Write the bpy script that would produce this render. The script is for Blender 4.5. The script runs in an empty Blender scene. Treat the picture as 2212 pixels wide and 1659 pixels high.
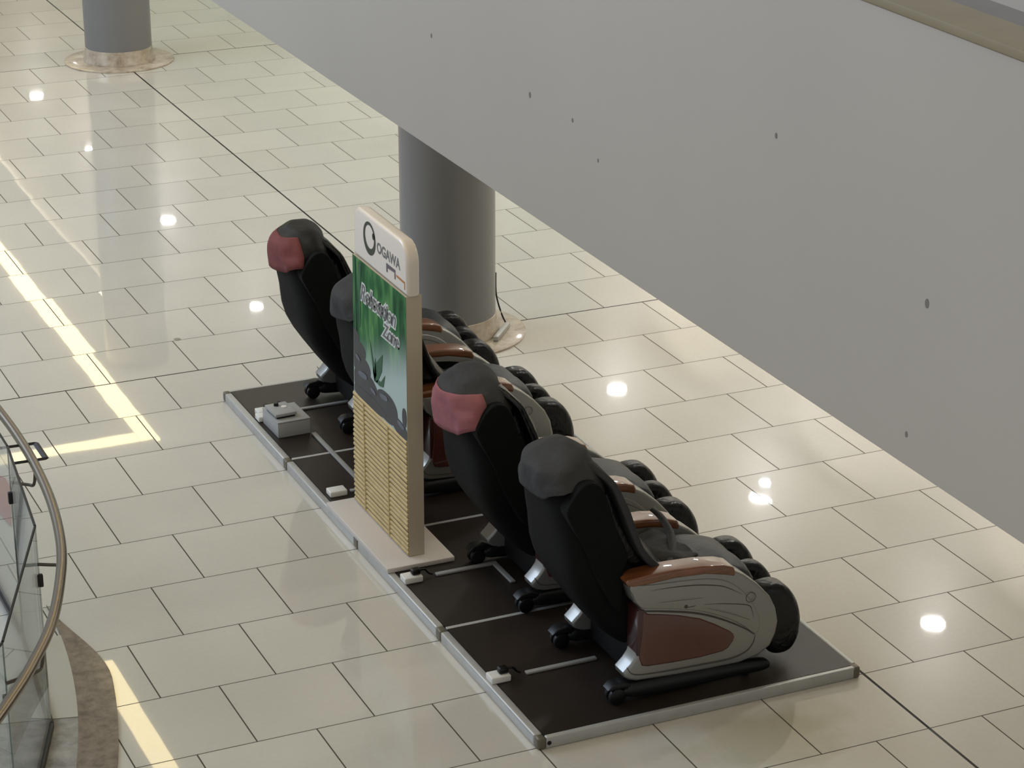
import bpy, bmesh, math, random
from mathutils import Vector, Matrix, noise
random.seed(7)
SC = bpy.context.scene
COL = SC.collection

# ---------------------------------------------------------------- camera
cam_d = bpy.data.cameras.new('camera')
cam = bpy.data.objects.new('camera', cam_d)
COL.objects.link(cam)
cam_d.sensor_width = 36.0
cam_d.lens = 5237.24 / 2212 * 36.0
cam_d.clip_start = 0.1
cam_d.clip_end = 300
_r = Vector((0.91268559, -0.40866197, 0.00063448))
_u = Vector((0.15031998, 0.33716018, 0.9293691))
_f = Vector((0.38001173, 0.84812641, -0.3691513))
M = Matrix((( _r.x, _u.x, -_f.x, -6.03259), (_r.y, _u.y, -_f.y, -11.53739), (_r.z, _u.z, -_f.z, 5.86005), (0, 0, 0, 1)))
cam.matrix_world = M
SC.camera = cam

# ---------------------------------------------------------------- world, colour management
w = bpy.data.worlds.new('atrium_daylight')
SC.world = w
w.use_nodes = True
bg = w.node_tree.nodes['Background']
bg.inputs[0].default_value = (0.96, 0.97, 1.0, 1)
bg.inputs[1].default_value = 0.38
SC.view_settings.view_transform = 'Standard'
SC.view_settings.look = 'None'
SC.view_settings.gamma = 1
SC.view_settings.exposure = 0.22
SC.view_settings.use_curve_mapping = False
SC.cycles.use_denoising = True
SC.cycles.max_bounces = 7
SC.cycles.diffuse_bounces = 3
SC.cycles.glossy_bounces = 4
SC.cycles.transmission_bounces = 6
SC.cycles.sample_clamp_indirect = 6

def area_light(name, loc, rot, sx, sy, power, col, shape='RECTANGLE', spread=math.pi):
    d = bpy.data.lights.new(name, 'AREA')
    d.shape = shape; d.size = sx
    if shape in ('RECTANGLE', 'ELLIPSE'): d.size_y = sy
    d.energy = power; d.color = col; d.spread = spread
    o = bpy.data.objects.new(name, d); COL.objects.link(o)
    o.location = loc; o.rotation_euler = rot
    return o
# unseen cool fill added over the open atrium to tint the upper edge face
area_light('atrium_cool_fill', (-10, 9, 8), (math.radians(-25), math.radians(-62), 0), 6, 8, 850, (0.66, 0.80, 1.0))
# unseen fill added under the slab to brighten the storey below
area_light('lower_storey_fill', (-1, 9, -0.7), (0, 0, 0), 10, 12, 700, (0.95, 0.98, 1.0))

CEIL = 3.15          # underside of the upper storey
FX = -2.5            # face of the upper storey's edge

# ---------------------------------------------------------------- materials
def mat(name, col, rough=0.5, metal=0.0, spec=0.5, coat=0.0, coat_rough=0.03, emit=None, es=0.0, bump=0.0, bscale=40, var=0.0, vscale=6):
    m = bpy.data.materials.new(name); m.use_nodes = True
    nt = m.node_tree; b = nt.nodes['Principled BSDF']
    b.inputs['Base Color'].default_value = (*col, 1)
    b.inputs['Roughness'].default_value = rough
    b.inputs['Metallic'].default_value = metal
    b.inputs['Specular IOR Level'].default_value = spec
    b.inputs['Coat Weight'].default_value = coat
    b.inputs['Coat Roughness'].default_value = coat_rough
    if emit:
        b.inputs['Emission Color'].default_value = (*emit, 1)
        b.inputs['Emission Strength'].default_value = es
    if bump or var:
        tc = nt.nodes.new('ShaderNodeTexCoord')
    if bump:
        n = nt.nodes.new('ShaderNodeTexNoise'); n.inputs['Scale'].default_value = bscale; n.inputs['Detail'].default_value = 4
        bp = nt.nodes.new('ShaderNodeBump'); bp.inputs['Strength'].default_value = bump; bp.inputs['Distance'].default_value = 0.01
        nt.links.new(tc.outputs['Object'], n.inputs['Vector'])
        nt.links.new(n.outputs['Fac'], bp.inputs['Height']); nt.links.new(bp.outputs['Normal'], b.inputs['Normal'])
    if var:
        n = nt.nodes.new('ShaderNodeTexNoise'); n.inputs['Scale'].default_value = vscale; n.inputs['Detail'].default_value = 5
        mr = nt.nodes.new('ShaderNodeMapRange'); mr.inputs['To Min'].default_value = 1 - var; mr.inputs['To Max'].default_value = 1 + var
        mr.inputs['From Min'].default_value = 0.3; mr.inputs['From Max'].default_value = 0.7
        mx = nt.nodes.new('ShaderNodeVectorMath'); mx.operation = 'SCALE'; mx.inputs[0].default_value = col
        nt.links.new(tc.outputs['Object'], n.inputs['Vector']); nt.links.new(n.outputs['Fac'], mr.inputs['Value'])
        nt.links.new(mr.outputs['Result'], mx.inputs['Scale']); nt.links.new(mx.outputs['Vector'], b.inputs['Base Color'])
    return m

def rgb(r, g, b):
    f = lambda c: ((c / 255 + 0.055) / 1.055) ** 2.4 if c > 10 else c / 255 / 12.92
    return (f(r), f(g), f(b))

def N(nt, t, **k):
    n = nt.nodes.new(t)
    for a, v in k.items(): setattr(n, a, v)
    return n
def MATH(nt, op, a, b=None, c=None):
    n = nt.nodes.new('ShaderNodeMath'); n.operation = op
    for i, v in enumerate((a, b, c)):
        if v is None: continue
        if isinstance(v, (int, float)): n.inputs[i].default_value = v
        else: nt.links.new(v, n.inputs[i])
    return n.outputs[0]

def tile_material():
    m = bpy.data.materials.new('polished_floor_tiles'); m.use_nodes = True
    nt = m.node_tree; L = nt.links; b = nt.nodes['Principled BSDF']
    g = N(nt, 'ShaderNodeNewGeometry'); sp = N(nt, 'ShaderNodeSeparateXYZ'); L.new(g.outputs['Position'], sp.inputs[0])
    X, Y = sp.outputs[0], sp.outputs[1]
    v = MATH(nt, 'DIVIDE', Y, 0.6); vr = MATH(nt, 'FLOOR', v)
    par = MATH(nt, 'FLOORED_MODULO', vr, 2.0)              # row parity
    sh = MATH(nt, 'MULTIPLY', MATH(nt, 'SUBTRACT', 1.0, par), 0.5)
    u = MATH(nt, 'ADD', MATH(nt, 'DIVIDE', X, 0.6), sh); uc = MATH(nt, 'FLOOR', u)
    fu = MATH(nt, 'FRACT', u); fv = MATH(nt, 'FRACT', v)
    du = MATH(nt, 'MULTIPLY', MATH(nt, 'MINIMUM', fu, MATH(nt, 'SUBTRACT', 1.0, fu)), 0.6)
    dv = MATH(nt, 'MULTIPLY', MATH(nt, 'MINIMUM', fv, MATH(nt, 'SUBTRACT', 1.0, fv)), 0.6)
    wn = N(nt, 'ShaderNodeTexWhiteNoise', noise_dimensions='2D')
    cb = N(nt, 'ShaderNodeCombineXYZ'); L.new(uc, cb.inputs[0]); L.new(vr, cb.inputs[1]); L.new(cb.outputs[0], wn.inputs['Vector'])
    def wob(j, k):  # jitter of the joint width from tile to tile
        return MATH(nt, 'LESS_THAN', j, k)
    ja = wob(du, 0.0036); jb = wob(dv, 0.0032)
    joint = MATH(nt, 'MAXIMUM', ja, jb)
    # wide movement joints on the column lines
    ex = MATH(nt, 'LESS_THAN', MATH(nt, 'ABSOLUTE', X), 0.0078)
    ya = MATH(nt, 'LESS_THAN', MATH(nt, 'ABSOLUTE', MATH(nt, 'SUBTRACT', Y, 3.0)), 0.0065)
    yb = MATH(nt, 'LESS_THAN', MATH(nt, 'ABSOLUTE', MATH(nt, 'SUBTRACT', Y, 11.4)), 0.0065)
    mv = MATH(nt, 'MAXIMUM', ex, MATH(nt, 'MAXIMUM', ya, yb))
    # mottling of the stone-look tile
    n1 = N(nt, 'ShaderNodeTexNoise'); n1.inputs['Scale'].default_value = 1.7; n1.inputs['Detail'].default_value = 3
    n2 = N(nt, 'ShaderNodeTexNoise'); n2.inputs['Scale'].default_value = 38; n2.inputs['Detail'].default_value = 5
    L.new(g.outputs['Position'], n1.inputs['Vector']); L.new(g.outputs['Position'], n2.inputs['Vector'])
    s = MATH(nt, 'ADD', 0.83, MATH(nt, 'MULTIPLY', wn.outputs['Value'], 0.09))
    s = MATH(nt, 'ADD', s, MATH(nt, 'MULTIPLY', n1.outputs['Fac'], 0.12))
    s = MATH(nt, 'ADD', s, MATH(nt, 'MULTIPLY', n2.outputs['Fac'], 0.10))
    sc = N(nt, 'ShaderNodeVectorMath', operation='SCALE'); sc.inputs[0].default_value = TILE
    L.new(s, sc.inputs['Scale'])
    m1 = N(nt, 'ShaderNodeMix', data_type='RGBA'); L.new(joint, m1.inputs[0]); L.new(sc.outputs[0], m1.inputs[6]); m1.inputs[7].default_value = (*rgb(84, 78, 66), 1)
    m2 = N(nt, 'ShaderNodeMix', data_type='RGBA'); L.new(mv, m2.inputs[0]); L.new(m1.outputs[2], m2.inputs[6]); m2.inputs[7].default_value = (*rgb(40, 36, 30), 1)
    # greenish reflection painted into the tiles by the platform and a scuff by the far joint
    def reflection_or_scuff(cx, cy, rx, ry, amp, col, src):
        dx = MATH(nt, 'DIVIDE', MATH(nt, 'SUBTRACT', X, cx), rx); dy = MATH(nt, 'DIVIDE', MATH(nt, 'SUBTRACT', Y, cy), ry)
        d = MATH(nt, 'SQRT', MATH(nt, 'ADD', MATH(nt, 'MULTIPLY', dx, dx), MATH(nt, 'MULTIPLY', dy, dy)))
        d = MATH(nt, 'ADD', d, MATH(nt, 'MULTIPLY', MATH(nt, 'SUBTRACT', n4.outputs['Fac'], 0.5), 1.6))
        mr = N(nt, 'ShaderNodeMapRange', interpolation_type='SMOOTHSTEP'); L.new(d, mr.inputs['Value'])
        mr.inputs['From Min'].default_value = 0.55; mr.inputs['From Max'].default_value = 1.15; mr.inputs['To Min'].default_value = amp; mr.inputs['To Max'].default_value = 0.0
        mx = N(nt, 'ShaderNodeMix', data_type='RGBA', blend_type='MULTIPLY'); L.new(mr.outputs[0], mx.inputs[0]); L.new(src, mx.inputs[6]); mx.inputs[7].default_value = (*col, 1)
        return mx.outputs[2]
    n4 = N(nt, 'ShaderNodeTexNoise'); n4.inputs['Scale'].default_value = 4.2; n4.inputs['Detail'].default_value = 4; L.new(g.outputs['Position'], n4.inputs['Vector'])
    c_ = reflection_or_scuff(-0.78, -2.80, 0.42, 0.30, 0.55, (0.74, 0.74, 0.58), m2.outputs[2])
    c_ = reflection_or_scuff(-0.42, -2.66, 0.18, 0.22, 0.45, (0.78, 0.76, 0.62), c_)
    c_ = reflection_or_scuff(-1.76, 3.62, 0.025, 0.03, 0.8, (0.35, 0.28, 0.2), c_)
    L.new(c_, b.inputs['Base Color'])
    rg = MATH(nt, 'ADD', 0.24, MATH(nt, 'MULTIPLY', joint, 0.4)); L.new(rg, b.inputs['Roughness'])
    b.inputs['Specular IOR Level'].default_value = 0.10
    cw = MATH(nt, 'SUBTRACT', 1.0, MATH(nt, 'MAXIMUM', joint, mv)); L.new(cw, b.inputs['Coat Weight'])
    b.inputs['Coat Roughness'].default_value = 0.02
    b.inputs['Coat IOR'].default_value = 1.52
    # every tile is laid a hair out of level; the joints dip
    sep = N(nt, 'ShaderNodeSeparateColor'); L.new(wn.outputs['Color'], sep.inputs[0])
    nx = MATH(nt, 'MULTIPLY', MATH(nt, 'SUBTRACT', sep.outputs[0], 0.5), 0.0045)
    ny = MATH(nt, 'MULTIPLY', MATH(nt, 'SUBTRACT', sep.outputs[1], 0.5), 0.0045)
    cn = N(nt, 'ShaderNodeCombineXYZ'); L.new(nx, cn.inputs[0]); L.new(ny, cn.inputs[1]); cn.inputs[2].default_value = 1
    nn = N(nt, 'ShaderNodeVectorMath', operation='NORMALIZE'); L.new(cn.outputs[0], nn.inputs[0])
    n3 = N(nt, 'ShaderNodeTexNoise'); n3.inputs['Scale'].default_value = 3.0; n3.inputs['Detail'].default_value = 1
    L.new(g.outputs['Position'], n3.inputs['Vector'])
    bp = N(nt, 'ShaderNodeBump'); bp.inputs['Strength'].default_value = 0.018; bp.inputs['Distance'].default_value = 0.01
    L.new(n3.outputs['Fac'], bp.inputs['Height']); L.new(nn.outputs[0], bp.inputs['Normal'])
    L.new(bp.outputs['Normal'], b.inputs['Normal']); L.new(bp.outputs['Normal'], b.inputs['Coat Normal'])
    return m

TILE = rgb(208, 203, 191)
m_tile = tile_material()

def marble(name, c1, c2, c3, scale, rough=0.35, coat=0.3):
    m = bpy.data.materials.new(name); m.use_nodes = True
    nt = m.node_tree; L = nt.links; b = nt.nodes['Principled BSDF']
    tc = N(nt, 'ShaderNodeTexCoord')
    n = N(nt, 'ShaderNodeTexNoise'); n.inputs['Scale'].default_value = scale; n.inputs['Detail'].default_value = 9; n.inputs['Roughness'].default_value = 0.68; n.inputs['Distortion'].default_value = 0.15
    L.new(tc.outputs['Object'], n.inputs['Vector'])
    r = N(nt, 'ShaderNodeValToRGB'); e = r.color_ramp.elements
    e[0].position = 0.34; e[0].color = (*c1, 1); e[1].position = 0.66; e[1].color = (*c3, 1)
    x = e.new(0.5); x.color = (*c2, 1)
    L.new(n.outputs['Fac'], r.inputs[0]); L.new(r.outputs[0], b.inputs['Base Color'])
    b.inputs['Roughness'].default_value = rough; b.inputs['Coat Weight'].default_value = coat; b.inputs['Coat Roughness'].default_value = 0.08
    return m

m_marble = marble('brown_veined_marble', rgb(140, 122, 100), rgb(176, 162, 142), rgb(198, 188, 170), 7)
m_granite = marble('brown_granite', rgb(92, 78, 62), rgb(122, 108, 90), rgb(142, 128, 112), 14, 0.45, 0.1)
m_greystone = marble('grey_stone', rgb(122, 117, 108), rgb(150, 145, 136), rgb(172, 166, 156), 10, 0.5, 0.0)
m_paint = mat('painted_plaster', rgb(208, 201, 189), 0.55, var=0.02, vscale=1.3, spec=0.3)
m_ceiling = mat('white_ceiling', rgb(238, 236, 230), 0.7)
m_coping = mat('tan_stone_coping', rgb(166, 154, 126), 0.5, var=0.05, vscale=5)
m_gutter = mat('grey_stone_border', rgb(140, 136, 130), 0.5, var=0.04)
m_col = mat('grey_column_paint', rgb(122, 122, 121), 0.38, spec=0.5, var=0.015, vscale=2)
m_mark = mat('dull_spot', rgb(138, 132, 124), 0.8)
m_wall = mat('pale_wall', rgb(214, 208, 194), 0.6)
m_shopglass = mat('shopfront_glass_added_glow', rgb(128, 152, 148), 0.12, spec=0.5, emit=(0.66, 0.80, 0.76), es=0.11)  # faint teal glow added to the unseen shopfront to fill the far floor
m_black = mat('black_leatherette', rgb(9, 9, 10), 0.45, spec=0.3, bump=0.35, bscale=220)
m_shell = mat('black_shell_fabric', rgb(14, 16, 16), 0.68, spec=0.12, bump=0.25, bscale=300, var=0.06, vscale=4)
m_leather = mat('glossy_black_leather', rgb(9, 10, 10), 0.30, spec=0.42, bump=0.6, bscale=26)
m_seat = mat('slate_leather', rgb(36, 41, 44), 0.45, spec=0.4, bump=0.5, bscale=18)
m_greycloth = mat('grey_cover_cloth', rgb(60, 60, 61), 0.75, spec=0.2, bump=0.5, bscale=30, var=0.08, vscale=9)
m_pink = mat('dusty_pink_cloth', rgb(150, 96, 101), 0.8, spec=0.15, bump=0.4, bscale=30, var=0.08, vscale=10)
m_darkred = mat('dull_red_cloth', rgb(120, 68, 68), 0.75, spec=0.2, bump=0.4, bscale=30, var=0.12, vscale=12)
m_silver = mat('silver_plastic', rgb(150, 150, 146), 0.33, metal=0.5, spec=0.5, coat=0.2, coat_rough=0.1)
m_groove = mat('groove_shadow_gap', rgb(70, 66, 58), 0.6)
m_maroon = mat('glossy_maroon_panel', rgb(84, 42, 33), 0.25, spec=0.5, coat=0.8, coat_rough=0.04, var=0.04)
m_maroondark = mat('dark_maroon_edge', rgb(62, 28, 25), 0.3, coat=0.5)

def wood_material():
    m = bpy.data.materials.new('lacquered_wood'); m.use_nodes = True
    nt = m.node_tree; L = nt.links; b = nt.nodes['Principled BSDF']
    tc = N(nt, 'ShaderNodeTexCoord'); mp = N(nt, 'ShaderNodeMapping'); mp.inputs['Scale'].default_value = (1.5, 14, 14)
    n = N(nt, 'ShaderNodeTexNoise'); n.inputs['Scale'].default_value = 4; n.inputs['Detail'].default_value = 6
    L.new(tc.outputs['Object'], mp.inputs[0]); L.new(mp.outputs[0], n.inputs['Vector'])
    r = N(nt, 'ShaderNodeValToRGB'); e = r.color_ramp.elements
    e[0].position = 0.3; e[0].color = (*rgb(98, 56, 28), 1); e[1].position = 0.75; e[1].color = (*rgb(134, 82, 48), 1)
    L.new(n.outputs['Fac'], r.inputs[0]); L.new(r.outputs[0], b.inputs['Base Color'])
    b.inputs['Roughness'].default_value = 0.3; b.inputs['Coat Weight'].default_value = 1; b.inputs['Coat Roughness'].default_value = 0.03
    return m
m_wood = wood_material()
m_plastic = mat('black_plastic', rgb(11, 12, 12), 0.4, spec=0.4)
m_rail = mat('charcoal_plastic_rail', rgb(20, 22, 23), 0.42, spec=0.4)
m_carpet = mat('dark_brown_platform_top', rgb(43, 36, 31), 0.36, spec=0.34, bump=0.2, bscale=350, var=0.12, vscale=5)
m_alu = mat('brushed_aluminium', rgb(182, 182, 178), 0.42, metal=0.35, spec=0.5, var=0.05, vscale=12)
m_alud = mat('dull_metal_cap', rgb(112, 106, 92), 0.5, metal=0.4)
m_trunk = mat('grey_trunking', rgb(146, 146, 142), 0.5)
m_white = mat('white_plastic', rgb(226, 224, 218), 0.4)
m_boxgrey = mat('light_grey_plastic', rgb(160, 160, 158), 0.45, spec=0.4)
m_screw = mat('dark_hole', rgb(14, 12, 10), 0.8)
m_board = mat('cream_board_edge', rgb(188, 176, 156), 0.55, var=0.03)
m_cap = mat('glossy_white_plastic', rgb(222, 214, 206), 0.3, coat=0.4, coat_rough=0.1)
m_base = mat('white_board', rgb(206, 198, 190), 0.5)
m_steel = mat('brushed_stainless_steel', rgb(140, 130, 116), 0.3, metal=1.0)
m_dark = mat('dark_metal', rgb(44, 42, 38), 0.4, metal=0.6)
m_brk = mat('bronze_grey_bracket', rgb(96, 88, 76), 0.4, metal=0.6)
m_logo = mat('dark_green_print', rgb(38, 46, 32), 0.5)
m_ink = mat('grey_print', rgb(104, 104, 104), 0.5)
m_ink2 = mat('violet_grey_print', rgb(92, 82, 92), 0.5)
m_ink3 = mat('orange_brown_print', rgb(176, 116, 62), 0.5)
m_halo = mat('white_letter_outline', rgb(206, 208, 206), 0.5)
m_stone = mat('printed_dark_stones', rgb(46, 46, 50), 0.45, var=0.3, vscale=6)
m_sheen = mat('printed_pale_sheen', rgb(96, 100, 112), 0.5, var=0.2, vscale=9)
m_leaf = mat('printed_dark_leaf', rgb(28, 84, 52), 0.5, var=0.15, vscale=9)
m_bamboo = mat('straw_bamboo', rgb(196, 172, 118), 0.6, var=0.12, vscale=14)
m_red = mat('added_patch_red', rgb(170, 78, 70), 0.7)
m_diff = mat('lamp_diffuser', (0.9, 0.9, 0.9), 0.4, emit=(1, 0.97, 0.92), es=6)
m_lampring = mat('white_lamp_trim', rgb(230, 230, 228), 0.4)
m_cove = mat('warm_cove_tube', (0.9, 0.8, 0.5), 0.4, emit=(1.0, 0.80, 0.42), es=5.0)

def poster_material():
    m = bpy.data.materials.new('green_garden_print'); m.use_nodes = True
    nt = m.node_tree; L = nt.links; b = nt.nodes['Principled BSDF']
    g = N(nt, 'ShaderNodeTexCoord'); sp = N(nt, 'ShaderNodeSeparateXYZ'); L.new(g.outputs['Object'], sp.inputs[0])
    Y, Z = sp.outputs[1], sp.outputs[2]
    mp = N(nt, 'ShaderNodeMapping'); mp.inputs['Scale'].default_value = (1, 4.6, 1.1); mp.inputs['Rotation'].default_value = (0.35, 0, 0)
    L.new(g.outputs['Object'], mp.inputs[0])
    n = N(nt, 'ShaderNodeTexNoise'); n.inputs['Scale'].default_value = 2.6; n.inputs['Detail'].default_value = 4; n.inputs['Distortion'].default_value = 0.5
    L.new(mp.outputs[0], n.inputs['Vector'])
    r = N(nt, 'ShaderNodeValToRGB'); e = r.color_ramp.elements
    e[0].position = 0.33; e[0].color = (*rgb(18, 62, 34), 1); e[1].position = 0.68; e[1].color = (*rgb(100, 150, 88), 1)
    x = e.new(0.48); x.color = (*rgb(38, 100, 54), 1)
    L.new(n.outputs['Fac'], r.inputs[0])
    # misty pale area towards the lower near side of the print
    f = MATH(nt, 'ADD', MATH(nt, 'MULTIPLY', Z, -2.6), MATH(nt, 'MULTIPLY', Y, -0.9))
    f = MATH(nt, 'ADD', f, 3.05)
    mr = N(nt, 'ShaderNodeMapRange', interpolation_type='SMOOTHSTEP'); L.new(f, mr.inputs['Value'])
    mr.inputs['From Min'].default_value = -0.10; mr.inputs['From Max'].default_value = 0.80
    mx = N(nt, 'ShaderNodeMix', data_type='RGBA'); L.new(mr.outputs[0], mx.inputs[0]); L.new(r.outputs[0], mx.inputs[6]); mx.inputs[7].default_value = (*rgb(176, 192, 188), 1)
    L.new(mx.outputs[2], b.inputs['Base Color']); b.inputs['Roughness'].default_value = 0.6; b.inputs['Specular IOR Level'].default_value = 0.2
    return m
m_poster = poster_material()

def glass_material():
    m = bpy.data.materials.new('balustrade_glass'); m.use_nodes = True
    nt = m.node_tree; L = nt.links
    for n_ in list(nt.nodes): nt.nodes.remove(n_)
    out = N(nt, 'ShaderNodeOutputMaterial'); t = N(nt, 'ShaderNodeBsdfTransparent'); t.inputs[0].default_value = (0.93, 0.965, 0.96, 1)
    g = N(nt, 'ShaderNodeBsdfGlossy'); g.inputs['Roughness'].default_value = 0.02
    fr = N(nt, 'ShaderNodeFresnel'); ge = N(nt, 'ShaderNodeNewGeometry')
    L.new(MATH(nt, 'SUBTRACT', 1.5, MATH(nt, 'MULTIPLY', ge.outputs['Backfacing'], 1.5 - 1 / 1.5)), fr.inputs[0])
    mx = N(nt, 'ShaderNodeMixShader'); L.new(fr.outputs[0], mx.inputs[0]); L.new(t.outputs[0], mx.inputs[1]); L.new(g.outputs[0], mx.inputs[2])
    L.new(mx.outputs[0], out.inputs[0])
    return m
m_glass = glass_material()

# ---------------------------------------------------------------- mesh helpers
def finish(name, bm, m, parent=None, smooth=45, loc=None, recalc=True):
    if recalc: bmesh.ops.recalc_face_normals(bm, faces=bm.faces[:])
    me = bpy.data.meshes.new(name); bm.to_mesh(me); bm.free()
    if smooth:
        for p in me.polygons: p.use_smooth = True
        me.set_sharp_from_angle(angle=math.radians(smooth))
    me.materials.append(m)
    o = bpy.data.objects.new(name, me); COL.objects.link(o)
    if parent: o.parent = parent
    if loc: o.location = loc
    return o
def tag(o, label=None, cat=None, group=None, kind=None):
    if label: o['label'] = label
    if cat: o['category'] = cat
    if group: o['group'] = group
    if kind: o['kind'] = kind
    return o
def thing(name, label, cat, loc=(0, 0, 0), group=None):
    o = bpy.data.objects.new(name, None); COL.objects.link(o); o.location = loc; o.empty_display_size = 0.1
    return tag(o, label, cat, group)
def box(bm, x0, x1, y0, y1, z0, z1):
    v = [bm.verts.new((x, y, z)) for x in (x0, x1) for y in (y0, y1) for z in (z0, z1)]
    fs = []
    for q in ((0, 1, 3, 2), (4, 6, 7, 5), (0, 4, 5, 1), (2, 3, 7, 6), (0, 2, 6, 4), (1, 5, 7, 3)):
        fs.append(bm.faces.new([v[i] for i in q]))
    return v
def bevel_sharp(bm, wd, seg=3, ang=50):
    bmesh.ops.recalc_face_normals(bm, faces=bm.faces[:])
    es = [e for e in bm.edges if len(e.link_faces) == 2 and e.calc_face_angle(0) > math.radians(ang)]
    if es: bmesh.ops.bevel(bm, geom=es, offset=wd, segments=seg, profile=0.5, affect='EDGES', clamp_overlap=True)
def mbox(name, x0, x1, y0, y1, z0, z1, m, parent=None, bev=0.0, seg=2):
    bm = bmesh.new(); box(bm, x0, x1, y0, y1, z0, z1)
    if bev: bevel_sharp(bm, bev, seg)
    return finish(name, bm, m, parent)
def catmull(pts, n=4, closed=False):
    P = [Vector(p) for p in pts]; out = []
    c = len(P); rng = range(c if closed else c - 1)
    for i in rng:
        if closed: p0, p1, p2, p3 = P[(i - 1) % c], P[i], P[(i + 1) % c], P[(i + 2) % c]
        else: p0, p1, p2, p3 = P[max(i - 1, 0)], P[i], P[i + 1], P[min(i + 2, c - 1)]
        for k in range(n):
            t = k / n
            out.append(0.5 * ((2 * p1) + (-p0 + p2) * t + (2 * p0 - 5 * p1 + 4 * p2 - p3) * t * t + (-p0 + 3 * p1 - 3 * p2 + p3) * t ** 3))
    if not closed: out.append(P[-1])
    return out
def extrude_outline(pts, y0, y1, bev=0.0, seg=3, axis='Y'):
    """pts: (a, b) outline in the XZ plane (axis Y) or the XY plane (axis Z) or YZ (axis X)"""
    bm = bmesh.new()
    def P(a, b, c):
        return (a, c, b) if axis == 'Y' else ((a, b, c) if axis == 'Z' else (c, a, b))
    A = [bm.verts.new(P(p[0], p[1], y0)) for p in pts]; B = [bm.verts.new(P(p[0], p[1], y1)) for p in pts]
    bm.faces.new(A); bm.faces.new(list(reversed(B)))
    n = len(pts)
    for i in range(n): bm.faces.new((A[i], B[i], B[(i + 1) % n], A[(i + 1) % n]))
    if bev:
        bmesh.ops.recalc_face_normals(bm, faces=bm.faces[:])
        es = [e for e in bm.edges if len(e.link_faces) == 2 and max(len(f.verts) for f in e.link_faces) > 4 and e.calc_face_angle(0) > 1.0]
        bmesh.ops.bevel(bm, geom=es, offset=bev, segments=seg, profile=0.5, affect='EDGES', clamp_overlap=True)
    return bm
def tube(bm, pts, r, n=10, cap=True, flat=1.0):
    pts = [Vector(p) for p in pts]; rings = []
    up = Vector((0, 0, 1))
    for i, p in enumerate(pts):
        t = (pts[min(i + 1, len(pts) - 1)] - pts[max(i - 1, 0)]).normalized()
        a = up if abs(t.dot(up)) < 0.95 else Vector((0, 1, 0))
        u = t.cross(a).normalized(); v = u.cross(t).normalized()
        rr = r[i] if isinstance(r, (list, tuple)) else r
        rings.append([bm.verts.new(p + u * rr * math.cos(2 * math.pi * k / n) + v * rr * flat * math.sin(2 * math.pi * k / n)) for k in range(n)])
    for a, b in zip(rings, rings[1:]):
        for k in range(n): bm.faces.new((a[k], a[(k + 1) % n], b[(k + 1) % n], b[k]))
    if cap: bm.faces.new(rings[0]); bm.faces.new(list(reversed(rings[-1])))
def cyl(bm, c, r0, r1, z0, z1, n=48, axis='Z'):
    def P(a, b, h): return (c[0] + a, c[1] + b, c[2] + h) if axis == 'Z' else (c[0] + a, c[1] + h, c[2] + b)
    A = [bm.verts.new(P(r0 * math.cos(2 * math.pi * k / n), r0 * math.sin(2 * math.pi * k / n), z0)) for k in range(n)]
    B = [bm.verts.new(P(r1 * math.cos(2 * math.pi * k / n), r1 * math.sin(2 * math.pi * k / n), z1)) for k in range(n)]
    for k in range(n): bm.faces.new((A[k], A[(k + 1) % n], B[(k + 1) % n], B[k]))
    bm.faces.new(A); bm.faces.new(list(reversed(B)))
def lathe(bm, c, prof, n=64):
    R = []
    for r, z in prof: R.append([bm.verts.new((c[0] + r * math.cos(2 * math.pi * k / n), c[1] + r * math.sin(2 * math.pi * k / n), c[2] + z)) for k in range(n)])
    for a, b in zip(R, R[1:]):
        for k in range(n): bm.faces.new((a[k], a[(k + 1) % n], b[(k + 1) % n], b[k]))
    bm.faces.new(R[0]); bm.faces.new(list(reversed(R[-1])))
def loft(secs, n=28, y0=0.0, disp=None, sub=3, cap=True):
    """secs: (x, z, half thickness, half width, exponent) along a spine in the XZ plane; superellipse sections"""
    S = catmull([Vector((s[0], s[1], s[2])) for s in secs], sub)
    S2 = catmull([Vector((s[3], s[4], 0)) for s in secs], sub)
    bm = bmesh.new(); rings = []
    for i, s in enumerate(S):
        a, b = S[max(i - 1, 0)], S[min(i + 1, len(S) - 1)]
        t = Vector((b.x - a.x, 0, b.y - a.y)).normalized()
        nrm = Vector((t.z, 0, -t.x))
        ht, hw, e = max(s.z, 0.004), max(S2[i].x, 0.004), S2[i].y
        ring = []
        for k in range(n):
            th = 2 * math.pi * k / n
            c, d = math.cos(th), math.sin(th)
            p = Vector((s.x, y0, s.y)) + nrm * ht * math.copysign(abs(c) ** (2 / e), c) + Vector((0, 1, 0)) * hw * math.copysign(abs(d) ** (2 / e), d)
            if disp: p = disp(p, nrm, i, k, len(S), n)
            ring.append(bm.verts.new(p))
        rings.append(ring)
    for a, b in zip(rings, rings[1:]):
        for k in range(n): bm.faces.new((a[k], a[(k + 1) % n], b[(k + 1) % n], b[k]))
    if cap: bm.faces.new(rings[0]); bm.faces.new(list(reversed(rings[-1])))
    return bm, rings

# ---------------------------------------------------------------- the setting
RC = (-9.4, 0.1)      # centre of the round floor opening
R_OUT, R_MID, R_IN = 6.02, 5.83, 5.44
def r_out(a):      # the granite border tapers away towards the far side of the curve
    if a > math.pi: a -= 2 * math.pi
    t = min(1.0, max(0.0, (-0.012 - a) / 0.16)); t = t * t * (3 - 2 * t)
    return R_MID + (R_OUT - R_MID) * t
def ring_pt(r, a):
    if callable(r): r = r(a)
    return (RC[0] + r * math.cos(a), RC[1] + r * math.sin(a))

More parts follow.
